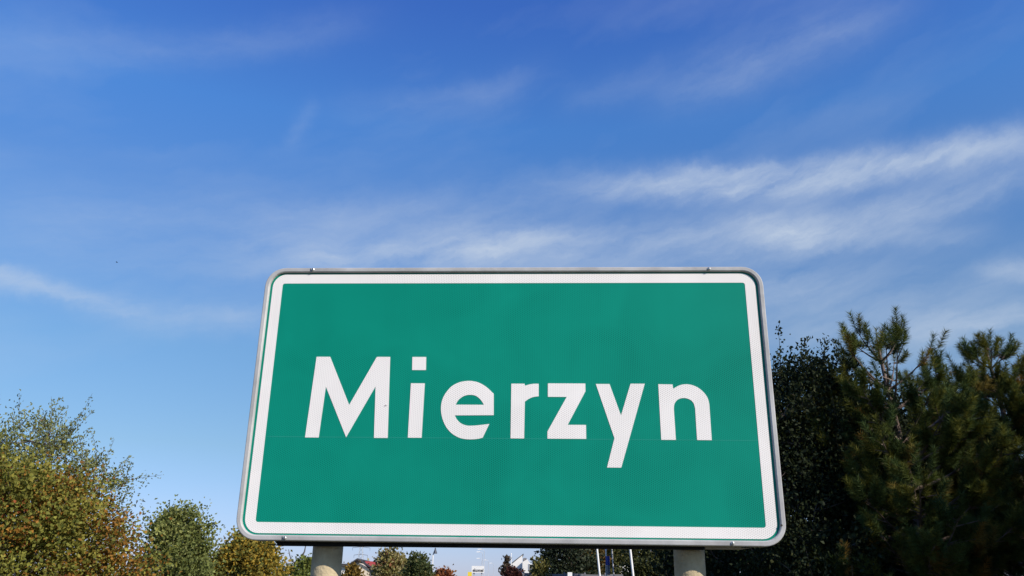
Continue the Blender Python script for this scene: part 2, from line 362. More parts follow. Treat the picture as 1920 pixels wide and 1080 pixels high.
def pine(name, label, base, H, lean, prof, n_whorl, seed, z_low=.1, shoot=.2, needle=.085, yellow=.07, group=None, dens=1.0, top_fork=True, open_at=.72):
    global rng
    keep = rng; rng = np.random.default_rng(seed)
    root = empty(name, base, label, 'pine tree', group)
    tb = MB(); lean = np.array(lean)
    def tp(q): return np.array([lean[0] * q * q * H + .05 * math.sin(6 * q + seed), lean[1] * q * q * H + .04 * math.cos(5 * q), H * q])
    qs = np.linspace(0, .97, 14); tb.tube([tp(q) for q in qs], [.062 * (1 - q) ** .8 + .011 for q in qs], 8)
    ph = np.array([p[0] for p in prof]); pr = np.array([p[1] for p in prof])
    SP, SD, SL, SY = [], [], [], []
    def shoot_at(p, d, l, y): SP.append(p); SD.append(unit(np.array(d))); SL.append(l); SY.append(y)
    for wq in np.linspace(z_low, .93, n_whorl):
        wq = wq + rng.normal() * .008; nb = int(rng.integers(5, 8)) if wq < open_at else int(rng.integers(5, 7)); a0 = rng.uniform(0, 6.28)
        for b in range(nb):
            th = a0 + 6.283 * b / nb + rng.normal() * .25; Lb = np.interp(wq, ph, pr) * rng.uniform(.7, 1.15)
            up = .15 + 1.0 * wq ** 2 + rng.normal() * .1
            dh = np.array([math.cos(th), math.sin(th), 0]); s0 = tp(wq)
            def bp(q, s0=s0, dh=dh, Lb=Lb, up=up): return s0 + dh * Lb * q + np.array([0, 0, Lb * (up * .55 * q + .5 * q * q * (.35 + .5 * wq))])
            tb.tube([bp(q) for q in np.linspace(0, 1, 6)], [max(.004, (.006 + .012 * Lb) * (1 - q) + .003) for q in np.linspace(0, 1, 6)], 5, False)
            ns = int((3 + 8 * Lb) * dens) if wq < open_at else int(rng.integers(2, 5)); tip_d = bp(1) - bp(.9)
            shoot_at(bp(1), unit(tip_d) + np.array([0, 0, .9]), shoot * 1.2, 0)
            for k in range(ns):
                q = rng.uniform(.35 if wq < open_at else .55, 1); p0 = bp(q); side = rng.choice([-1, 1])
                sd = np.cross(dh, (0, 0, 1)) * side * rng.uniform(.35, 1.0) + dh * rng.uniform(.3, .9) + np.array([0, 0, rng.uniform(.0, .85)])
                sl = rng.uniform(.12, .4) * (1.1 - .5 * q) * min(1.3, .55 + Lb * .5); p1 = p0 + unit(sd) * sl
                tb.tube([p0, p1], [.007, .004], 3, False)
                isy = 1 if (rng.random() < yellow and q < .9) else 0
                d1 = unit(sd) * .6 + np.array([0, 0, rng.uniform(.5, 1.2)])
                shoot_at(p1, d1, shoot * rng.uniform(.75, 1.15), isy)
                for e in range(int(rng.integers(1, 4)) if wq < open_at else int(rng.integers(0, 2))):
                    d2 = unit(sd) * .8 + rng.normal(size=3) * .4 + np.array([0, 0, .6])
                    shoot_at(p0 + unit(sd) * sl * rng.uniform(.3, .9), d2, shoot * rng.uniform(.6, .95), isy if rng.random() < .7 else 0)
    if top_fork:
        for dx, dz in ((.0, .0), (.06, -.02), (-.07, -.04), (.02, -.1), (-.02, -.14)):
            shoot_at(tp(.97) + np.array([dx * .6, dx * .4, dz]), np.array([dx * 2.4, dx, .6]), shoot * 1.4, 0)
    SP = np.array(SP); SD = unit(np.array(SD)); SL = np.array(SL); SY = np.array(SY); ns = len(SP); nn = 170
    q = np.tile(np.linspace(-.15, 1, nn), (ns, 1)) + rng.normal(size=(ns, nn)) * .02
    ax = unit(np.cross(SD, unit(rng.normal(size=(ns, 3))))); bx = np.cross(SD, ax)
    ph_ = rng.uniform(0, 6.283, (ns, nn))
    rad = np.cos(ph_)[..., None] * ax[:, None] + np.sin(ph_)[..., None] * bx[:, None]
    P0 = SP[:, None] + SD[:, None] * (q * SL[:, None])[..., None]
    ND = unit(rad * rng.uniform(.75, 1.05, (ns, nn, 1)) + SD[:, None] * (.5 + .55 * np.clip(q, 0, 1) ** 2)[..., None])
    nlv = needle * rng.uniform(.75, 1.15, (ns, nn, 1))
    sw = unit(np.cross(ND, rng.normal(size=(ns, nn, 3)))) * .0024
    v = np.stack([P0 - sw, P0 + sw, P0 + ND * nlv + np.array([0, 0, -.006])], 2).reshape(-1, 3)
    g = np.array([(.082, .102, .026), (.056, .084, .028), (.125, .128, .028)])[rng.choice(3, ns)]
    yel = np.array([(.22, .13, .03), (.17, .13, .035)])[rng.choice(2, ns)]
    c = np.where(SY[:, None] == 1, yel, g) * rng.uniform(.75, 1.3, (ns, 1))
    c = np.repeat(c, nn, 0) * rng.uniform(.8, 1.2, (ns * nn, 1)); c = np.repeat(c, 3, 0)
    tb.build('trunk', M['pine_bark'], root, smooth=True)
    raw_mesh('crown', v, np.arange(len(v)).reshape(-1, 3), c, M['needle'], root)
    rng = keep
    return root

def ground_at(px, Y): p = at(px, 1000, Y); return np.array([p[0], Y, 0.0])
def top_z(px, py, Y): return at(px, py, Y)[2]
OLIVE = [(.19, .19, .038), (.12, .135, .03), (.27, .245, .05), (.30, .15, .03), (.26, .08, .03)]
ROUND = [(0, .35), (.15, .8), (.4, 1), (.65, .92), (.85, .62), (1, .18)]

# left, near
broadleaf('willow_tree', 'tall willow with grey-green leaves and loose twigs at the left edge, behind the autumn bush', 'tree',
          ground_at(15, 13.5), top_z(40, 775, 13.5), 1.7, [(0, .5), (.3, 1), (.6, 1), (.8, .8), (.92, .5), (1, .2)],
          [(.24, .25, .085), (.17, .195, .06), (.30, .29, .10), (.28, .10, .04)], [4, 4, 2, .45], 400, 66, .058, M['bark'],
          clump_r=.15, sprigs=120, sprig_len=.55, aspect=.42, stems=3, trunk_r=.08, lobes=.2, sprig_up=.72, sprig_tint=(.19, .21, .09))
broadleaf('autumn_tree', 'broad bushy tree with olive and rust-orange autumn leaves filling the lower left corner', 'tree',
          ground_at(20, 11.2), top_z(90, 862, 11.2), 1.5, [(0, .85), (.3, 1.0), (.6, .95), (.8, .75), (.95, .4), (1, .2)],
          OLIVE, [6, 3.5, 4.5, 2.3, .35], 430, 175, .055, M['bark'], clump_r=.19, sprigs=60, sprig_len=.3, stems=4, trunk_r=.06, lobes=.3, inner=.3)
broadleaf('green_tree', 'small rounded tree with fresh green leaves between the rust bush and the golden tree', 'tree',
          ground_at(336, 21), top_z(331, 948, 21), .86, [(0, .5), (.2, .85), (.45, 1), (.7, .85), (.88, .6), (1, .25)],
          [(.18, .205, .062), (.13, .155, .045), (.29, .30, .10)], [4, 4, 2], 270, 95, .08, M['bark'], clump_r=.17, sprigs=36, sprig_len=.28, trunk_r=.07, inner=.35)
broadleaf('golden_tree', 'golden-orange autumn tree standing under the left corner of the town sign', 'tree',
          ground_at(466, 24), top_z(470, 997, 24), 1.08, [(0, .6), (.2, .9), (.45, 1), (.7, .92), (.88, .62), (1, .2)],
          [(.31, .22, .034), (.38, .25, .036), (.24, .20, .04), (.17, .18, .045)], [4, 3, 3, 2.2], 250, 84, .1, M['bark'], clump_r=.18, sprigs=30, sprig_len=.25, trunk_r=.08, inner=.35)
broadleaf('green_bush', 'bright yellow-green bush peeping out just left of the left sign post', 'bush',
          ground_at(578, 30), top_z(575, 1047, 30), 1.05, ROUND, [(.19, .21, .045), (.14, .17, .04), (.24, .24, .055)], [3, 3, 2], 170, 55, .11, M['bark'], clump_r=.15, sprigs=12, sprig_len=.2, inner=.4)
# right, near
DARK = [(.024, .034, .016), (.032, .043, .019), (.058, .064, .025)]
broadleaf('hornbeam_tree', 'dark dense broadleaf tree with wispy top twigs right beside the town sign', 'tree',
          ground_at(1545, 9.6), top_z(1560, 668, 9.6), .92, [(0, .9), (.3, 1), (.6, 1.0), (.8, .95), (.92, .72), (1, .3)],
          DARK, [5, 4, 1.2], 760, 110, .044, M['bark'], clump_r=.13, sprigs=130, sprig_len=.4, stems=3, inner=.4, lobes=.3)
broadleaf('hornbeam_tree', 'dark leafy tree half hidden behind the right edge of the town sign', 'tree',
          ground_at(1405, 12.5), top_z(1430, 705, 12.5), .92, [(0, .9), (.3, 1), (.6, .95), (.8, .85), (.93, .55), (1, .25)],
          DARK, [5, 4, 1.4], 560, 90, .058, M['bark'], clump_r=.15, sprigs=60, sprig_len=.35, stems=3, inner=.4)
pine('pine_tree', 'tall pine with a forked top and bare stem below it, right of the town sign', ground_at(1712, 9.0), top_z(1690, 634, 9.0), (-.010, 0),
     [(0, .95), (.45, .95), (.62, .85), (.74, .78), (.85, .58), (.92, .40), (1, .12)], 14, 11, shoot=.17, needle=.080, yellow=.13, dens=1.5, open_at=.80)
pine('pine_tree', 'dark pine cut off by the right edge of the picture', ground_at(1918, 9.6), top_z(1900, 640, 9.6), (.0, 0),
     [(0, 1.0), (.45, .95), (.65, .80), (.8, .50), (.9, .30), (1, .12)], 16, 23, shoot=.17, needle=.078, yellow=.05, dens=1.6, open_at=.84)
pine('pine_tree', 'shaded pine filling the gap behind the forked pine and the edge pine', ground_at(1800, 11.6), top_z(1790, 722, 11.6), (.0, 0),
     [(0, 1.3), (.4, 1.25), (.7, .9), (.85, .6), (1, .15)], 13, 31, shoot=.17, needle=.078, yellow=.05, dens=1.3)
pine('pine_tree', 'pine of the same row standing nearer to the camera, right of the edge pine', (6.9, 7.3, 0), 5.0, (.0, 0),
     [(0, 1.3), (.4, 1.25), (.7, .9), (.85, .6), (1, .15)], 12, 41, shoot=.2, needle=.08, yellow=.05, dens=1.3)
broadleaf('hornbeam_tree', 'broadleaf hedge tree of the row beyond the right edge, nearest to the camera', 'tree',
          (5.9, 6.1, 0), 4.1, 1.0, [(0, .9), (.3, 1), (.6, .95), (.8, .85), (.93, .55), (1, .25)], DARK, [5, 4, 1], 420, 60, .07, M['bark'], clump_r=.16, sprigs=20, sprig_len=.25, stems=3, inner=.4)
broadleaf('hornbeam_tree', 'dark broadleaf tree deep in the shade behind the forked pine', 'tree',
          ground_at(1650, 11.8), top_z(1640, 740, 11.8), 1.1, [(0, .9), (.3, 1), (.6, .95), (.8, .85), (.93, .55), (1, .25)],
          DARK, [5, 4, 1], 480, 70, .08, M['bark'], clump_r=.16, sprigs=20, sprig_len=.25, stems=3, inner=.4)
# under the sign, right half
broadleaf('spruce_tree', 'big dark grey-green tree under the middle of the sign, right of the white house', 'tree',
          ground_at(1062, 33), 5.6, 1.05, [(0, .8), (.3, 1), (.6, .95), (.8, .8), (1, .4)], [(.045, .06, .034), (.035, .05, .03), (.085, .095, .06)], [5, 4, 2], 420, 60, .11, M['bark'], clump_r=.17, inner=.4)
broadleaf('rusty_tree', 'brownish-olive tree with a thin pale stem left of the white flagpoles', 'tree',
          ground_at(1098, 34), 5.4, .75, [(0, .6), (.3, 1), (.6, .95), (.8, .8), (1, .4)], [(.12, .085, .03), (.09, .08, .03), (.17, .10, .03)], [4, 4, 2], 240, 52, .12, M['pale_bark'], clump_r=.17, inner=.45)
broadleaf('dark_tree', 'olive-dark tree standing between the white flagpoles', 'tree',
          ground_at(1140, 38), 5.2, .75, [(0, .6), (.3, 1), (.6, .95), (.8, .8), (1, .4)], [(.085, .085, .028), (.06, .07, .026), (.12, .11, .035)], [4, 4, 2], 220, 52, .13, M['bark'], clump_r=.17, inner=.45)
broadleaf('dark_tree', 'leafy dark tree left of the right sign post', 'tree',
          ground_at(1224, 28), 5.0, .95, [(0, .7), (.3, 1), (.6, .95), (.8, .8), (1, .4)], [(.05, .06, .024), (.07, .078, .028), (.105, .105, .035)], [4, 4, 2], 380, 60, .1, M['bark'], clump_r=.15, inner=.4)
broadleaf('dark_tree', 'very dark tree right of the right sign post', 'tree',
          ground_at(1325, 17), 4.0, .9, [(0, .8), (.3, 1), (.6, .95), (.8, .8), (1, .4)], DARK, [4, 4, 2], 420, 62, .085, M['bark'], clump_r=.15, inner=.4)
# under the sign, left half
broadleaf('pale_tree', 'yellow-green tree with whitish twigs in front of the red-roofed house', 'tree',
          ground_at(735, 45), top_z(735, 1027, 45), .72, [(.0, .0), (.3, .35), (.45, .8), (.62, 1), (.82, .9), (1, .4)], [(.28, .24, .08), (.22, .20, .07), (.36, .31, .15), (.24, .11, .05)], [4, 4, 3, 1.2],
          150, 46, .16, M['pale_bark'], clump_r=.17, sprigs=20, sprig_len=.3, z0=.32, inner=.5, trunk_r=.1)
broadleaf('column_shrub', 'dark green upright shrub with a rounded top in the gap under the sign', 'shrub',
          ground_at(786, 40), top_z(786, 1036, 40), .54, [(0, .9), (.3, 1), (.7, .97), (.88, .8), (1, .45)], [(.075, .10, .038), (.10, .115, .042), (.15, .14, .05)], [4, 3, 1.5], 190, 50, .12, M['bark'], clump_r=.12, sprigs=6, sprig_len=.15, inner=.4, lobes=.1)
broadleaf('red_shrub', 'rust-red rounded shrub between the upright green shrub and the billboard', 'shrub',
          ground_at(836, 46), top_z(838, 1060, 46), .62, ROUND, [(.30, .10, .04), (.22, .08, .035), (.34, .15, .04)], [4, 3, 2], 130, 46, .15, M['bark'], clump_r=.13, sprigs=14, sprig_len=.2, inner=.45)
broadleaf('orange_shrub', 'low orange-brown shrub at the foot of the upright green shrub', 'shrub',
          ground_at(812, 42), top_z(812, 1068, 42), .36, ROUND, [(.22, .12, .03), (.27, .15, .03), (.17, .09, .03)], [3, 3, 2], 70, 44, .14, M['bark'], clump_r=.11, sprigs=5, sprig_len=.15, inner=.45)
broadleaf('golden_bush', 'golden-brown bush in front of the white gable wall of the red-roofed house', 'bush',
          ground_at(667, 50), top_z(667, 1060, 50), .62, ROUND, [(.22, .14, .03), (.17, .115, .03), (.12, .10, .03)], [4, 3, 2], 130, 46, .16, M['bark'], clump_r=.14, sprigs=8, sprig_len=.2, inner=.45)
broadleaf('column_shrub', 'greyish-brown narrow upright tree left of the white house', 'shrub',
          ground_at(950, 56), top_z(950, 1042, 56), .27, [(0, .9), (.3, 1), (.7, .9), (.9, .6), (1, .3)], [(.10, .075, .055), (.075, .06, .045), (.12, .085, .05)], [4, 3, 2], 90, 40, .14, M['bark'], clump_r=.09, sprigs=4, sprig_len=.2, inner=.4, lobes=.1)
broadleaf('maroon_shrub', 'dark maroon shrub in front of the white house', 'shrub',
          ground_at(963, 48), top_z(965, 1060, 48), .72, ROUND, [(.055, .02, .018), (.075, .026, .02), (.045, .022, .02)], [4, 3, 2], 150, 46, .14, M['bark'], clump_r=.13, sprigs=10, sprig_len=.2, inner=.45)
broadleaf('yellow_bush', 'yellow-green bush at the right corner of the white house', 'bush',
          ground_at(1011, 31), top_z(1011, 1052, 31), .30, ROUND, [(.16, .15, .045), (.12, .12, .04), (.20, .17, .06)], [4, 3, 2], 100, 46, .14, M['bark'], clump_r=.12, sprigs=6, sprig_len=.15, inner=.45)

# bare dead tree behind the bright bush
p = ground_at(556, 36)
dt = empty('bare_tree', p, 'leafless dark tree whose crooked limbs show above the bright green bush', 'tree')
tb = MB(); q = lambda px, py: at(px, py, 36) - p
trunk_pts = [np.zeros(3), np.array([.02, .02, 1.2]), q(552, 1066)]
tb.tube(trunk_pts, [.11, .09, .07], 7); tb.build('trunk', M['dead_wood'], dt, True)
MB().tube([q(552, 1066), q(553, 1056), q(560, 1052), q(566, 1044), q(571, 1034), q(574, 1018)], [.07, .055, .05, .045, .035, .015], 6).build('limb', M['dead_wood'], dt, True)
MB().tube([q(552, 1066), q(566, 1062), q(581, 1056), q(574, 1047), q(567, 1038)], [.06, .055, .05, .04, .02], 6).build('limb', M['dead_wood'], dt, True)
MB().tube([q(553, 1056), q(546, 1050), q(543, 1040), q(541, 1030)], [.04, .03, .02, .012], 5).build('limb', M['dead_wood'], dt, True)

# ------------------------------------------------------------------ houses
def wall_box(root, name, x0, x1, y0, y1, z0, z1, mat): return MB().box(x0, x1, y0, y1, z0, z1).build(name, mat, root)
Y = 78.0
def xz(px, py, Y): p_ = at(px, py, Y); return float(p_[0]), float(p_[2])
gx0, ge = xz(658, 1058.5, Y); gxa, ga = xz(670.5, 1050.5, Y); gx1, ge1 = xz(692, 1064, Y); rx1, _ = xz(764, 1064, Y)
hx = (gx0 + gx1) / 2
hs_ = empty('red_roofed_house', (hx, Y, 0), 'cream house with a bright red tiled roof seen in the gap under the sign', 'house')
o = lambda x: x - hx
ev = ge1
MB().prism([(o(gx0), 0), (o(gx1), 0), (o(gx1), ev - .08), (o(gxa), ga - .2), (o(gx0), ge - .12)], 0, 7).build('gable_wall', M['cream_wall'], hs_)
MB().box(o(gx1) + .003, o(rx1), .5, 7, 0, ev - .1).build('long_wall', M['cream_wall'], hs_)
# red slope running to the right behind the gable, hipped end towards us
rf = MB(); x_a, x_b = o(gxa) + .1, o(rx1) + .2
rdg_l, _z = xz(673, 1050, Y); 
rf.add([(o(gx1) - .05, -.15, ev), (x_b, -.15, ev), (x_b - .6, 3.4, ga), (x_a, 3.4, ga), (o(gx1) - .05, 7.2, ev), (x_b, 7.2, ev)], [(0, 1, 2, 3), (3, 2, 5, 4), (1, 5, 2), (0, 3, 4)])
roof = rf.build('roof', M['red_roof'], hs_)
tiles = MB()
for k in range(14):
    f = (k + .5) / 14; tiles.add([(o(gx1) - .05 + (x_a - o(gx1) + .05) * f, -.15 + 3.55 * f - .02, ev + (ga - ev) * f + .01), (x_b - .6 * f, -.15 + 3.55 * f - .02, ev + (ga - ev) * f + .01),
                                  (x_b - .6 * f, -.15 + 3.55 * f + .06, ev + (ga - ev) * f + .05), (o(gx1) - .05 + (x_a - o(gx1) + .05) * f, -.15 + 3.55 * f + .06, ev + (ga - ev) * f + .05)], [(0, 1, 2, 3)])
tiles.build('tile_course', M['red_roof'], roof)['kind'] = 'stuff'
for sgn, (xa, za, xb, zb) in enumerate(((o(gx0) - .45, ge - .28, o(gxa), ga + .05), (o(gxa), ga + .05, o(gx1) + .3, ev - .1))):
    MB().prism([(xa, za), (xb, zb), (xb, zb + .12), (xa, za + .12)], -.3, 7.1 if sgn == 0 else .35).build('barge_board', M['dark_roof'], hs_)
cx, cz = xz(704, 1049, Y)
MB().box(o(cx) - .22, o(cx) + .22, 2.6, 3.2, ga - .5, cz + .12).build('chimney', M['dark_roof'], roof)
lx0, lz = xz(628, 1060, Y); 
ext = empty('flat_roofed_house', (gx0 - 1.5, Y - 1, 0), 'white flat-roofed building with a dark roof edge just right of the left sign post', 'house')
MB().box(lx0 - gx0 + 1.5, 1.75, 0, 6, 0, lz - .12).build('wall', M['white_wall'], ext)
MB().box(lx0 - gx0 + 1.2, 1.95, -.35, 6.3, lz - .117, lz + .12).build('roof', M['dark_roof'], ext)
for wx in (-.4, ):
    wf = MB().box(wx - .45, wx + .45, -.04, .05, .9, 2.1).build('window', M['white_paint'], ext); MB().box(wx - .38, wx + .38, -.06, -.041, .97, 2.03).build('pane', M['glass'], wf)
for px0, px1 in ((688, 699),):
    a_, z_ = xz(px0, 1067, Y); b_2, _ = xz(px1, 1067, Y)
    wf = MB().box(o(a_) - .1, o(b_2) + .1, .42, .497, .6, z_ + .1).build('window', M['white_paint'], hs_)
    MB().box(o(a_), o(b_2), .38, .417, .7, z_).build('shutter', M['grey_panel'], wf)
# grey shed right of the pale tree
sx0, sz = xz(742, 1065, 60); sx1, _ = xz(769, 1065, 60); sxm = (sx0 + sx1) / 2
sh = empty('garden_shed', (sxm, 60, 0), 'grey boarded shed between the pale tree and the upright shrub', 'shed')
nb = 6; bw = (sx1 - sx0) / nb
for i in range(nb):
    MB().box(sx0 - sxm + bw * i + .008, sx0 - sxm + bw * (i + 1) - .008, -.02 + .01 * (i % 2), .03, .05, sz - .12).build('board', M['grey_panel'], sh)
MB().box(sx0 - sxm, sx1 - sxm, .033, 2.4, 0, sz - .13).build('wall', M['grey_panel'], sh)
MB().box(sx0 - sxm - .12, sx1 - sxm + .12, -.15, 2.55, sz - .117, sz).build('roof', M['grey_post'], sh)

# white gabled house
Y = 72.0
ax, az_ = xz(979.5, 1041, Y); bx_, bz = xz(953, 1063, Y); c0, cz0 = xz(980.2, 1052, Y); c1, cz1 = xz(998, 1052, Y)
wh = empty('white_house', (ax, Y, 0), 'white rendered house with a steep half gable under the middle of the sign', 'house')
o = lambda x: x - ax
MB().prism([(o(bx_), 0), (0, 0), (0, az_), (o(bx_), bz)], 0, 6).build('gable_wall', M['white_wall'], wh)
MB().prism([(.003, 0), (o(c1), 0), (o(c1), cz1 - .5), (o(c1) * .5, cz1 + .12), (.003, cz1 - .1)], -.6, 5).build('wing_wall', M['white_wall'], wh)
MB().prism([(o(bx_) - .35, bz - .32), (.1, az_ + .02), (.1, az_ + .14), (o(bx_) - .35, bz - .14)], .05, 6.3).build('roof', M['dark_roof'], wh)
e0, ez0 = xz(980.5, 1045, Y); e1, ez1 = xz(988, 1051, Y)
MB().box(.12, o(e1), 1.2, 4, cz1 - .6, ez0).build('dormer', M['grey_panel'], wh)
w0, wz0 = xz(992.5, 1059, Y); w1, wz1 = xz(997, 1066, Y)
wf = MB().box(o(w0) - .06, o(w1) + .06, -.66, -.6, wz1 - .06, wz0 + .06).build('window', M['white_paint'], wh)
MB().box(o(w0), o(w1), -.68, -.661, wz1, wz0).build('pane', M['glass'], wf)
# white house glimpsed between the trees
Y = 66.0
g0, gz = xz(1158, 1052, Y); g1, gt = xz(1181, 1020, Y); gm_, _ = xz(1170, 1020, Y)
gh = empty('white_house', (gm_, Y, 0), 'white house wall glimpsed between the trees beside the right flagpole', 'house')
MB().prism([(g0 - gm_, 0), (g1 - gm_, 0), (g1 - gm_, gt - .8), (0, gt + .8), (g0 - gm_, gt - .8)], 0, 7).build('wall', M['white_wall'], gh)
MB().prism([(g0 - gm_ - .4, gt - 1.2), (0, gt + .85), (g1 - gm_ + .4, gt - 1.2), (g1 - gm_ + .4, gt - 1.0), (0, gt + 1.1), (g0 - gm_ - .4, gt - 1.0)], -.4, 7.3).build('roof', M['dark_roof'], gh)
a0, az0 = xz(1165, 1040, Y); a1, az1 = xz(1172, 1048, Y)
wf = MB().box(a0 - gm_, a1 - gm_, -.06, -.003, az1, az0).build('window', M['white_paint'], gh); MB().box(a0 - gm_ + .06, a1 - gm_ - .06, -.08, -.061, az1 + .06, az0 - .06).build('pane', M['glass'], wf)

# grey panel fence behind the flagpoles
fp = at(1135, 1076.5, 31); fz = fp[2]
fe = empty('panel_fence', (fp[0], 31, 0), 'grey panel fence running behind the flagpoles at the bottom edge', 'fence')
for i in range(-4, 4):
    MB().box(i * .72 + .03, (i + 1) * .72 - .03, -.02, .02, .08, fz - .02 * (i % 2)).build('panel', M['grey_panel'], fe)
for i in range(-4, 5):
    MB().box(i * .72 - .027, i * .72 + .027, -.03, .03, 0, fz + .04).build('post', M['grey_panel'], fe)

# ------------------------------------------------------------------ flagpoles, lamps, billboard, pylon
def pole_thing(name, label, px_b, px_t, Y, r, H, mat, cat, group=None):
    b0 = at(px_b, 1080, Y); t0 = at(px_t, 1025, Y); sl_ = (t0 - b0) / (t0[2] - b0[2]); foot = b0 - sl_ * b0[2]
    root = empty(name, foot, label, cat, group)
    MB().tube([(0, 0, 0), tuple(sl_ * H)], [r, r * .75], 10).build('pole', mat, root, True)
    MB().tube([tuple(sl_ * H), tuple(sl_ * H + np.array([0, 0, .06])), tuple(sl_ * H + np.array([0, 0, .11]))], [r * .9, r * 1.2, .01], 10).build('finial', mat, root, True)
    MB().tube([(0, 0, 0), (0, 0, .12), (0, 0, .14)], [r * 2.2, r * 2.2, r], 10).build('base', M['grey_post'], root)
    return root, sl_, b0
pole_thing('flagpole', 'white flagpole left of the blue banner', 1124.6, 1119, 25, .033, 6.2, M['white_paint'], 'flagpole', 'flagpoles under the sign')
pole_thing('flagpole', 'white flagpole nearest the right sign post, thickest of the row', 1187.2, 1181, 23, .034, 6.2, M['white_paint'], 'flagpole', 'flagpoles under the sign')
pole_thing('flagpole', 'thin grey flagpole between the blue banner and the white-walled house glimpse', 1151, 1147, 28, .024, 6.2, M['grey_post'], 'flagpole', 'flagpoles under the sign')
bn, sl_, b0 = pole_thing('banner_pole', 'short white pole carrying a blue and grey banner', 1137, 1136, 29, .026, top_z(1136.3, 1034, 29), M['white_paint'], 'banner')
bx0 = at(1135, 1043, 29) - np.array(bn.location); bx1 = at(1143, 1060, 29) - np.array(bn.location); bx2 = at(1143.5, 1078, 29) - np.array(bn.location)
def cloth(x0, x1, z0, z1, mat, nm):
    m_ = MB(); n = 8; vs = []
    for y_ in (-.008, .008):
        for i in range(n + 1):
            q_ = i / n; vs += [(x0 + (x1 - x0) * q_, y_ - .045 + .02 * math.sin(9 * q_), z0), (x0 + (x1 - x0) * q_, y_ - .045 + .02 * math.sin(9 * q_ + 1), z1)]
    k = 2 * (n + 1); fs = []
    for i in range(n):
        fs += [(2 * i, 2 * i + 2, 2 * i + 3, 2 * i + 1), (k + 2 * i, k + 2 * i + 1, k + 2 * i + 3, k + 2 * i + 2), (2 * i, k + 2 * i, k + 2 * i + 2, 2 * i + 2), (2 * i + 1, 2 * i + 3, k + 2 * i + 3, k + 2 * i + 1)]
    fs += [(0, 1, k + 1, k), (2 * n, k + 2 * n, k + 2 * n + 1, 2 * n + 1)]
    m_.add(vs, fs).build(nm, mat, bn, True)
cloth(bx0[0], bx1[0], bx1[2], bx0[2], M['blue'], 'blue_cloth')
cloth(bx0[0] + .01, bx2[0], bx2[2], bx1[2] - .01, M['banner_grey'], 'grey_cloth')
# white box sign at the fence
nx = at(1068.5, 1073, 27)
ns_ = empty('notice_board', (nx[0], 27, 0), 'small pale notice board on a post in front of the dark tree', 'sign')
MB().box(-.07, .07, -.02, .02, nx[2] - .3, nx[2]).build('board', M['white_paint'], ns_); MB().tube([(0, .045, 0), (0, .045, nx[2] - .02)], .024, 8).build('post', M['grey_post'], ns_, True)
# white flagpole by the white house
pole_thing('flagpole', 'thin white mast standing left of the steep white gable', 958.6, 958.4, 58, .035, top_z(958, 1040, 58), M['white_paint'], 'mast')

def street_lamp(label, px, py, Y, group='street lamps along the road', head=(.34, .14), dx=-1):
    tp_ = at(px, py, Y); base = np.array([tp_[0] + .75 * -dx, Y, 0])
    root = empty('street_lamp', base, label, 'street lamp', group)
    H = tp_[2]
    MB().tube([(0, 0, 0), (0, 0, H * .6), (0, 0, H - .35), (dx * .15, 0, H - .08), (dx * .5, 0, H + .0)], [.06, .045, .035, .03, .03], 7).build('pole', M['pale_steel'], root, True)
    a, b = head
    MB().add([(dx * .5, -b, H - .05), (dx * .5, b, H - .05), (dx * (.5 + 2 * a), b * .6, H - .05), (dx * (.5 + 2 * a), -b * .6, H - .05),
              (dx * .5, -b * .7, H + .1), (dx * .5, b * .7, H + .1), (dx * (.5 + 1.8 * a), b * .4, H + .07), (dx * (.5 + 1.8 * a), -b * .4, H + .07)],
             [(0, 3, 2, 1), (4, 5, 6, 7), (0, 1, 5, 4), (1, 2, 6, 5), (2, 3, 7, 6), (3, 0, 4, 7)]).build('lamp_head', M['white_paint'], root)
    MB().box(dx * .6 - .12, dx * .6 + .12 , -b * .6, b * .6, H - .075, H - .052).build('lens', M['grey_post'], root)
for lab, px, py, Y in (('nearest street lamp of the far row, its pale head close under the sign edge', 900, 1030, 145), ('second pale lamp head of the far row, just below the nearest', 897.5, 1035, 158),
                       ('third pale lamp head of the far row, above the billboard', 897, 1047, 185), ('fourth lamp head of the far row, up and right of the billboard', 910, 1050, 205), ('farthest lamp head of the row, lowest and most to the right', 920.5, 1056, 235)):
    street_lamp(lab, px, py, Y)
# dark cone lamp above the upright shrub
lp = at(816, 1037, 47); bp_ = at(810, 1080, 47)
cl_ = empty('cone_lamp', (bp_[0], 47, 0), 'white lamp post with a dark cone-shaped shade above the upright green shrub', 'street lamp')
d_ = lp[0] - bp_[0]
MB().tube([(0, 0, 0), (0, 0, lp[2] - .12), (.03, 0, lp[2] - .02), (d_ * .6, 0, lp[2] + .0)], [.04, .035, .03, .025], 8).build('pole', M['white_paint'], cl_, True)
MB().tube([(d_, 0, lp[2] - .03), (d_, 0, lp[2] + .03), (d_, 0, lp[2] + .2), (d_, 0, lp[2] + .27)], [.11, .10, .035, .025], 12).build('lamp_shade', M['lamp_dark'], cl_, True)

# billboard
Y = 62.0
x0, z1 = xz(884.6, 1061, Y); x1, z0 = xz(907.6, 1074.3, Y); xm = (x0 + x1) / 2
bb = empty('billboard', (xm, Y, 0), 'white billboard with dark lettering on legs in the gap under the sign', 'billboard')
hw_ = (x1 - x0) / 2
pb = MB().box(-hw_, hw_, -.04, .04, z0, z1).build('board', M['white_paint'], bb)
for sx in (-.62, .62): MB().box(sx * hw_ - .05, sx * hw_ + .05, .043, .14, 0, z1 - .1).build('leg', M['grey_post'], bb)
fc = bpy.data.curves.new('lettering', 'FONT'); fc.body = 'ekomel'; fc.size = .3; fc.extrude = .004; fc.offset = .008; fc.resolution_u = 3
to = bpy.data.objects.new('tmp', fc); COL.objects.link(to); bpy.context.view_layer.update()
me = bpy.data.meshes.new_from_object(to.evaluated_get(bpy.context.evaluated_depsgraph_get())); bpy.data.objects.remove(to)
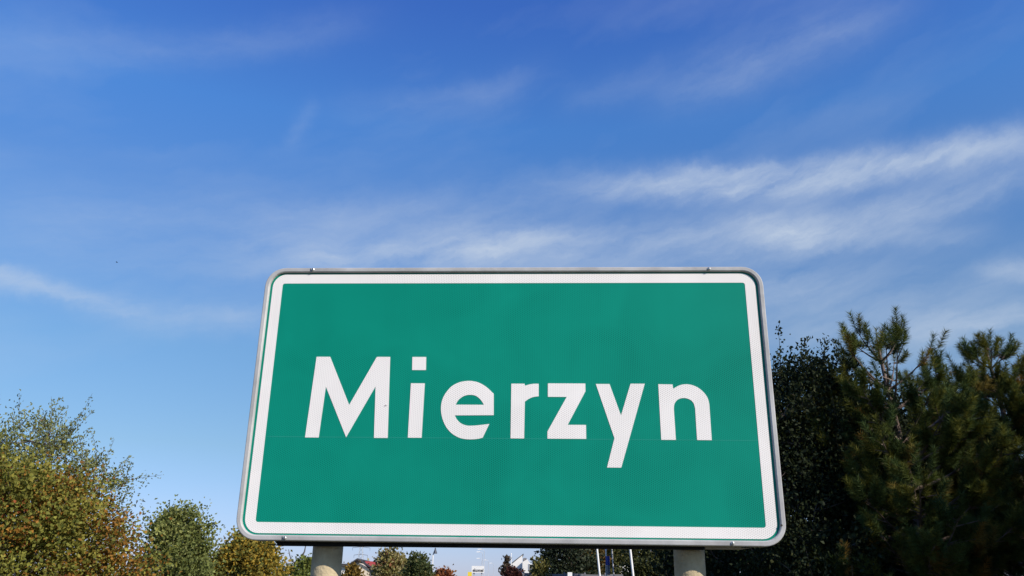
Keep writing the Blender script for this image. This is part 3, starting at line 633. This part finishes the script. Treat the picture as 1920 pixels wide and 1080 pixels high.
xs = [v.co.x for v in me.vertices]; ys = [v.co.y for v in me.vertices]; kx = (1.72 * hw_) / (max(xs) - min(xs)); kz = ((z1 - z0) * .5) / (max(ys) - min(ys))
for v in me.vertices: v.co = ((v.co.x - min(xs)) * kx - .84 * hw_, -.046 - v.co.z * .5, (v.co.y - min(ys)) * kz + z0 + .06)
me.materials.clear(); me.materials.append(M['black'])
link(bpy.data.objects.new('lettering', me), pb)
yx, yz = xz(881, 1072.5, 58); 
yp = empty('yellow_sign', (yx, 58, 0), 'bright yellow upright sign panel left of the billboard', 'sign')
MB().box(-.13, .13, -.05, .05, .5, yz).build('panel', M['yellow'], yp); MB().box(-.05, .05, -.04, .04, 0, .497).build('foot', M['grey_post'], yp)

# lattice pylon far away
Y = 520.0
tpx = at(677.5, 1027, Y); H = tpx[2]
py_ = empty('power_pylon', (tpx[0], Y, 0), 'faint lattice power pylon far off behind the red-roofed house', 'pylon')
def sway(z): return 2.6 * (1 - z / (H + 4)) + .45
for sx in (-1, 1):
    for sy in (-1, 1):
        MB().tube([(sx * sway(0), sy * sway(0), 0), (sx * sway(H + 3), sy * sway(H + 3), H + 3)], .09, 4).build('leg', M['steel'], py_)
br = MB(); zs = np.linspace(0, H + 2, 13)
for za, zb in zip(zs[:-1], zs[1:]):
    for sy in (-1, 1):
        br.tube([(-sway(za), sy * sway(za), za), (sway(zb), sy * sway(zb), zb)], .05, 3); br.tube([(sway(za), sy * sway(za), za), (-sway(zb), sy * sway(zb), zb)], .05, 3)
br.build('brace', M['steel'], py_)['kind'] = 'stuff'
for zz, half in ((H, 5.2), (H - 4.2, 4.0)):
    MB().tube([(-half, 0, zz), (0, 0, zz + .5), (half, 0, zz)], .14, 4).build('crossarm', M['steel'], py_)
    for sx in (-1, 1): MB().tube([(sx * half, 0, zz), (sx * half, 0, zz - 1.6)], .08, 5).build('insulator', M['lamp_dark'], py_)

# bird
bp0 = at(219, 492, 160)
bd = empty('bird', bp0, 'tiny dark bird high in the blue sky at the left', 'bird')
MB().tube([(-.2, 0, 0), (-.1, 0, .01), (.05, 0, .01), (.16, 0, .02), (.2, 0, .015)], [.02, .05, .06, .04, .01], 8).build('body', M['black'], bd, True)
for sy in (-1, 1):
    MB().add([(.08, 0, .02), (-.06, 0, .02), (-.1, sy * .22, .1), (-.02, sy * .45, .06), (.06, sy * .2, .11), (.08, 0, .03), (-.06, 0, .03), (-.1, sy * .22, .108), (-.02, sy * .45, .065), (.06, sy * .2, .118)],
             [(0, 1, 2, 4), (4, 2, 3), (5, 9, 7, 6), (9, 8, 7), (0, 4, 9, 5), (4, 3, 8, 9), (3, 2, 7, 8), (2, 1, 6, 7)]).build('wing', M['black'], bd)

# ------------------------------------------------------------------ the town sign
YAW = -0.0492; SC = np.array([-0.00294, 1.9723, 1.62 + 0.43704])
sign = empty('town_sign', (SC[0], SC[1], 0), 'big green town sign reading Mierzyn in white letters, grey framed, on two posts', 'sign', rz=YAW)
GREEN = film('green_sheeting', (.003, .25, .172), (.0, .128, .087)); WHITE = film('white_sheeting', (.84, .81, .77), (.55, .525, .50))
FRAME = material('frame_grey', (.39, .385, .375), .5, .22, 9, spec=.3, bump=.05, bscale=60)
RAIL = material('rail_shaded', (.012, .012, .013), .6, .2, 20, spec=.2); RAIL_LIT = material('rail_lit', (.38, .34, .28), .5, .2, 20, metal=.1)  # rail colours carry the sign's shade (near-black) and the sunlit right end (pale)
POST = material('post_paint', (.43, .355, .225), .85, .16, 22, spec=.1, bump=.35, bscale=120, color2=(.50, .415, .27))
SCREW = material('screw_zinc', (.55, .55, .52), .35, metal=.7); DIRT = material('dark_mark', (.03, .03, .028), .8)
def rrect(hw, hh, r, n=9):
    pts = []
    for cx, cz, a0 in ((hw - r, hh - r, 0), (-hw + r, hh - r, 90), (-hw + r, -hh + r, 180), (hw - r, -hh + r, 270)):
        for i in range(n): a = R(a0 + 90 * i / (n - 1)); pts.append((cx + r * math.cos(a), cz + r * math.sin(a)))
    return pts
ZC = SC[2]
def plate(poly, y0, y1, name, mat, parent, bevel=0): 
    ob = MB().prism(poly, y0, y1).build(name, mat, parent, bevel=bevel); ob.location = (0, 0, ZC); return ob
panel = plate(rrect(.6195, .3285, .044), -.0012, .0018, 'panel', GREEN, sign)
def ring(polys_y, name, mat, parent, close=True, smooth=False):
    """loft of equal-length outlines [(poly, y), ...]"""
    n = len(polys_y[0][0]); vs = [(x, y, z) for poly, y in polys_y for x, z in poly]; k = len(polys_y); fs = []
    for i in range(k if close else k - 1):
        a, b = i * n, ((i + 1) % k) * n
        fs += [(a + j, a + (j + 1) % n, b + (j + 1) % n, b + j) for j in range(n)]
    ob = MB().add(vs, fs).build(name, mat, parent, smooth=smooth); ob.location = (0, 0, ZC); return ob
bord = ring([(rrect(.6077, .3183, .034), -.0018), (rrect(.5825, .2938, .006), -.0018), (rrect(.5825, .2938, .006), -.0008), (rrect(.6077, .3183, .034), -.0008)], 'border', WHITE, sign)
o_, i_ = (.6262, .3345, .050), (.6136, .3220, .038)
frame = ring([(rrect(*o_), .026), (rrect(*o_), -.006), (rrect(.6254, .3337, .0492), -.0078), (rrect(.6240, .3323, .0478), -.0085), (rrect(.6166, .3250, .0405), -.0085), (rrect(.6148, .3232, .0387), -.0072), (rrect(*i_), -.0036), (rrect(*i_), .004), (rrect(.622, .3303, .046), .006), (rrect(.622, .3303, .046), .026)], 'frame', FRAME, sign)
LET = {
 'M': [(-477, 101), (-443, 101), (-386, -19), (-327, 101), (-294, 101), (-287, -98), (-320, -98), (-325, 27), (-387, -97), (-447, 26), (-453, -98), (-486, -98)],
 'r': [(5, 35), (37, 35), (38, 30), (47, 33), (59, 35), (71, 35), (71, 4), (63, 3.5), (55, 1.5), (46, -3), (38, -9), (37, -97), (5, -97)],
 'z': [(93, 36), (183, 36), (183, 17), (140, -64), (183, -64), (183, -97), (92, -97), (92, -80), (138, 3), (93, 3)],
 'y': [(208, 35), (241, 35), (266, -41), (291, 36), (325, 36), (263, -163), (230, -163), (249, -95)]}
def smooth_pts(P, segs):
    """catmull-rom over the stretches listed, straight elsewhere"""
    out = []; n = len(P)
    for i in range(n - 1):
        out.append(P[i])
        for a, b in segs:
            if a <= i < b:
                p0 = np.array(P[max(i - 1, a)]); p1 = np.array(P[i]); p2 = np.array(P[i + 1]); p3 = np.array(P[min(i + 2, b)])
                for t in (.25, .5, .75):
                    out.append(tuple(.5 * (2 * p1 + (p2 - p0) * t + (2 * p0 - 5 * p1 + 4 * p2 - p3) * t * t + (3 * p1 - p0 - 3 * p2 + p3) * t ** 3)))
    out.append(P[-1]); return out
E_OUT = [(-37, 10), (-36, -42), (-129, -43), (-124, -52), (-115, -61), (-104, -66), (-93, -67.5), (-74, -66.5), (-46, -63), (-61, -96), (-75, -99), (-92, -100), (-108, -98.5), (-122, -94), (-136, -85), (-148, -72), (-157, -55), (-162, -37), (-163, -18), (-159, 0), (-150, 16), (-138, 29), (-122, 37.5), (-106, 41), (-89, 41), (-72, 36.5), (-55, 26.5), (-37, 10)]
E_IN = [(-128, -17), (-121, -5), (-109, 4), (-95, 7), (-81, 5), (-69, -4), (-60, -17)]
N_OUT = [(357, 35), (391, 34.5), (392, 24), (405, 31.5), (419, 35), (434, 34), (449, 28), (462, 17.5), (471, 4), (474.5, -9), (475, -22), (475, -98), (441, -98), (441, -24), (438.5, -12), (432, -3.5), (421, 1), (410, 1), (400, -3.5), (393, -13), (391, -25), (392, -98), (358, -98)]
LET['n'] = smooth_pts(N_OUT, [(2, 10), (13, 20)])
def letter(polys, holes=()):
    bm = bmesh.new()
    def loop(P, y): return [bm.verts.new((x / 1000, y, z / 1000)) for x, z in P]
    for P in polys:
        edges = []; rings = [P] + list(holes)
        for Q in rings:
            vs = loop(Q, -.0019); edges += [bm.edges.new((vs[i], vs[(i + 1) % len(vs)])) for i in range(len(vs))]
            wb = loop(Q, -.0008)
            for i in range(len(vs)):
                j = (i + 1) % len(vs); bm.faces.new((vs[i], vs[j], wb[j], wb[i]))
        bmesh.ops.triangle_fill(bm, edges=edges, use_beauty=True, use_dissolve=False)
    bmesh.ops.recalc_face_normals(bm, faces=bm.faces)
    me = bpy.data.meshes.new('letter'); bm.to_mesh(me); bm.free(); me.materials.append(WHITE)
    ob = link(bpy.data.objects.new('letter', me), sign); ob.location = (0, 0, ZC); return ob
letter([LET['M']])['label'] = 'white capital letter M'
letter([[(-239, 101), (-205, 101), (-204, 68), (-238, 68)], [(-239, 35), (-205, 35), (-206, -97), (-239, -97)]])['label'] = 'white letter i with a square dot'
letter([smooth_pts(E_OUT, [(2, 7), (9, 27)])[:-1]], [smooth_pts(E_IN, [(0, 6)])])['label'] = 'white letter e'
for ch in 'rzyn': letter([LET[ch]])['label'] = 'white letter ' + ch
# seam of the sheeting, rivets, hole, smudge
SEAM = film('seam_sheeting', (.02, .27, .20), (.015, .2, .15))
plate([(-.6055, -.0968), (.6055, -.0990), (.6055, -.0975), (-.6055, -.0953)], -.00145, -.0008, 'sheeting_seam', SEAM, sign)
for x, z in ((-.5063, .3287), (.4951, .3283), (-.5076, -.3287), (.504, -.3287)):
    rv = MB().tube([(0, -.0087, 0), (0, -.0105, 0), (0, -.0115, 0)], [.0042, .0038, .002], 12).build('rivet', SCREW, sign); rv.location = (x, 0, ZC + z)
    st = MB().box(-.0007, .0007, -.0122, -.01155, -.003, .003).build('slot', DIRT, rv)
for x in (-.5125, -.5138):
    z = .3287 if x > -.513 else -.3287
    MB().box(x - .0007, x + .0007, -.0091, -.0086, ZC + z - .0035, ZC + z + .0035).build('joint', DIRT, sign)
hl = MB().tube([(0, -.0092, 0), (0, -.0086, 0)], .0026, 10).build('screw_hole', DIRT, sign); hl.location = (.6155, 0, ZC - .2885)
sm = MB().tube([(-.0015, -.0022, 0), (.002, -.0021, .003), (.004, -.0022, .0005)], .0009, 5).build('scratch', material('scuff', (.3, .28, .28), .8), sign); sm.location = (-.2988, 0, ZC - .0218)
# back rail, posts, clamps
rz_ = -.3432
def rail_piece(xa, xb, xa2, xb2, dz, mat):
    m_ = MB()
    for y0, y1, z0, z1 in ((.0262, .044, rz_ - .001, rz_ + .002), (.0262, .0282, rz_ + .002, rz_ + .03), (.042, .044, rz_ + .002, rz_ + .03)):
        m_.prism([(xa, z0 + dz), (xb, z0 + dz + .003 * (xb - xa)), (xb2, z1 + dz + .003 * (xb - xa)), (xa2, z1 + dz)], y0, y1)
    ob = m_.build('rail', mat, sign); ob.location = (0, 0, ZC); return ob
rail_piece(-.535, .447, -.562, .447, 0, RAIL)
rail_piece(.449, .530, .449, .550, .0045, RAIL_LIT)  # right end of the rail, sunlight put into its paler colour
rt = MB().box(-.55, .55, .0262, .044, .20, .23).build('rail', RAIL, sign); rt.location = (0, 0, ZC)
PR = .0355; PY = .0445 + PR
for x in (-.4285, .4205):
    tilt = 0
    po = MB().tube([(x, PY, 0), (x, PY, .02), (x, PY, ZC + .31)], [PR, PR, PR], 40).build('post', POST, sign, smooth=True)
    for f_ in po.data.polygons:
        if len(f_.vertices) > 4: f_.use_smooth = False
    for zz in (-.32, .215):
        n = 18; band = MB()
        pts = [(x + (PR + .003) * math.sin(a), PY + (PR + .003) * math.cos(a), ZC + zz) for a in np.linspace(-2.2, 2.2, n)]
        vs = []; 
        for a in np.linspace(-2.2, 2.2, n):
            for rr_ in (PR + .0005, PR + .003):
                for dz in (-.0, .022): vs.append((x + rr_ * math.sin(a), PY + rr_ * math.cos(a), ZC + zz + dz))
        fs = []
        for i in range(n - 1):
            a, b = 4 * i, 4 * i + 4; fs += [(a, b, b + 1, a + 1), (a + 2, a + 3, b + 3, b + 2), (a, a + 2, b + 2, b), (a + 1, b + 1, b + 3, a + 3)]
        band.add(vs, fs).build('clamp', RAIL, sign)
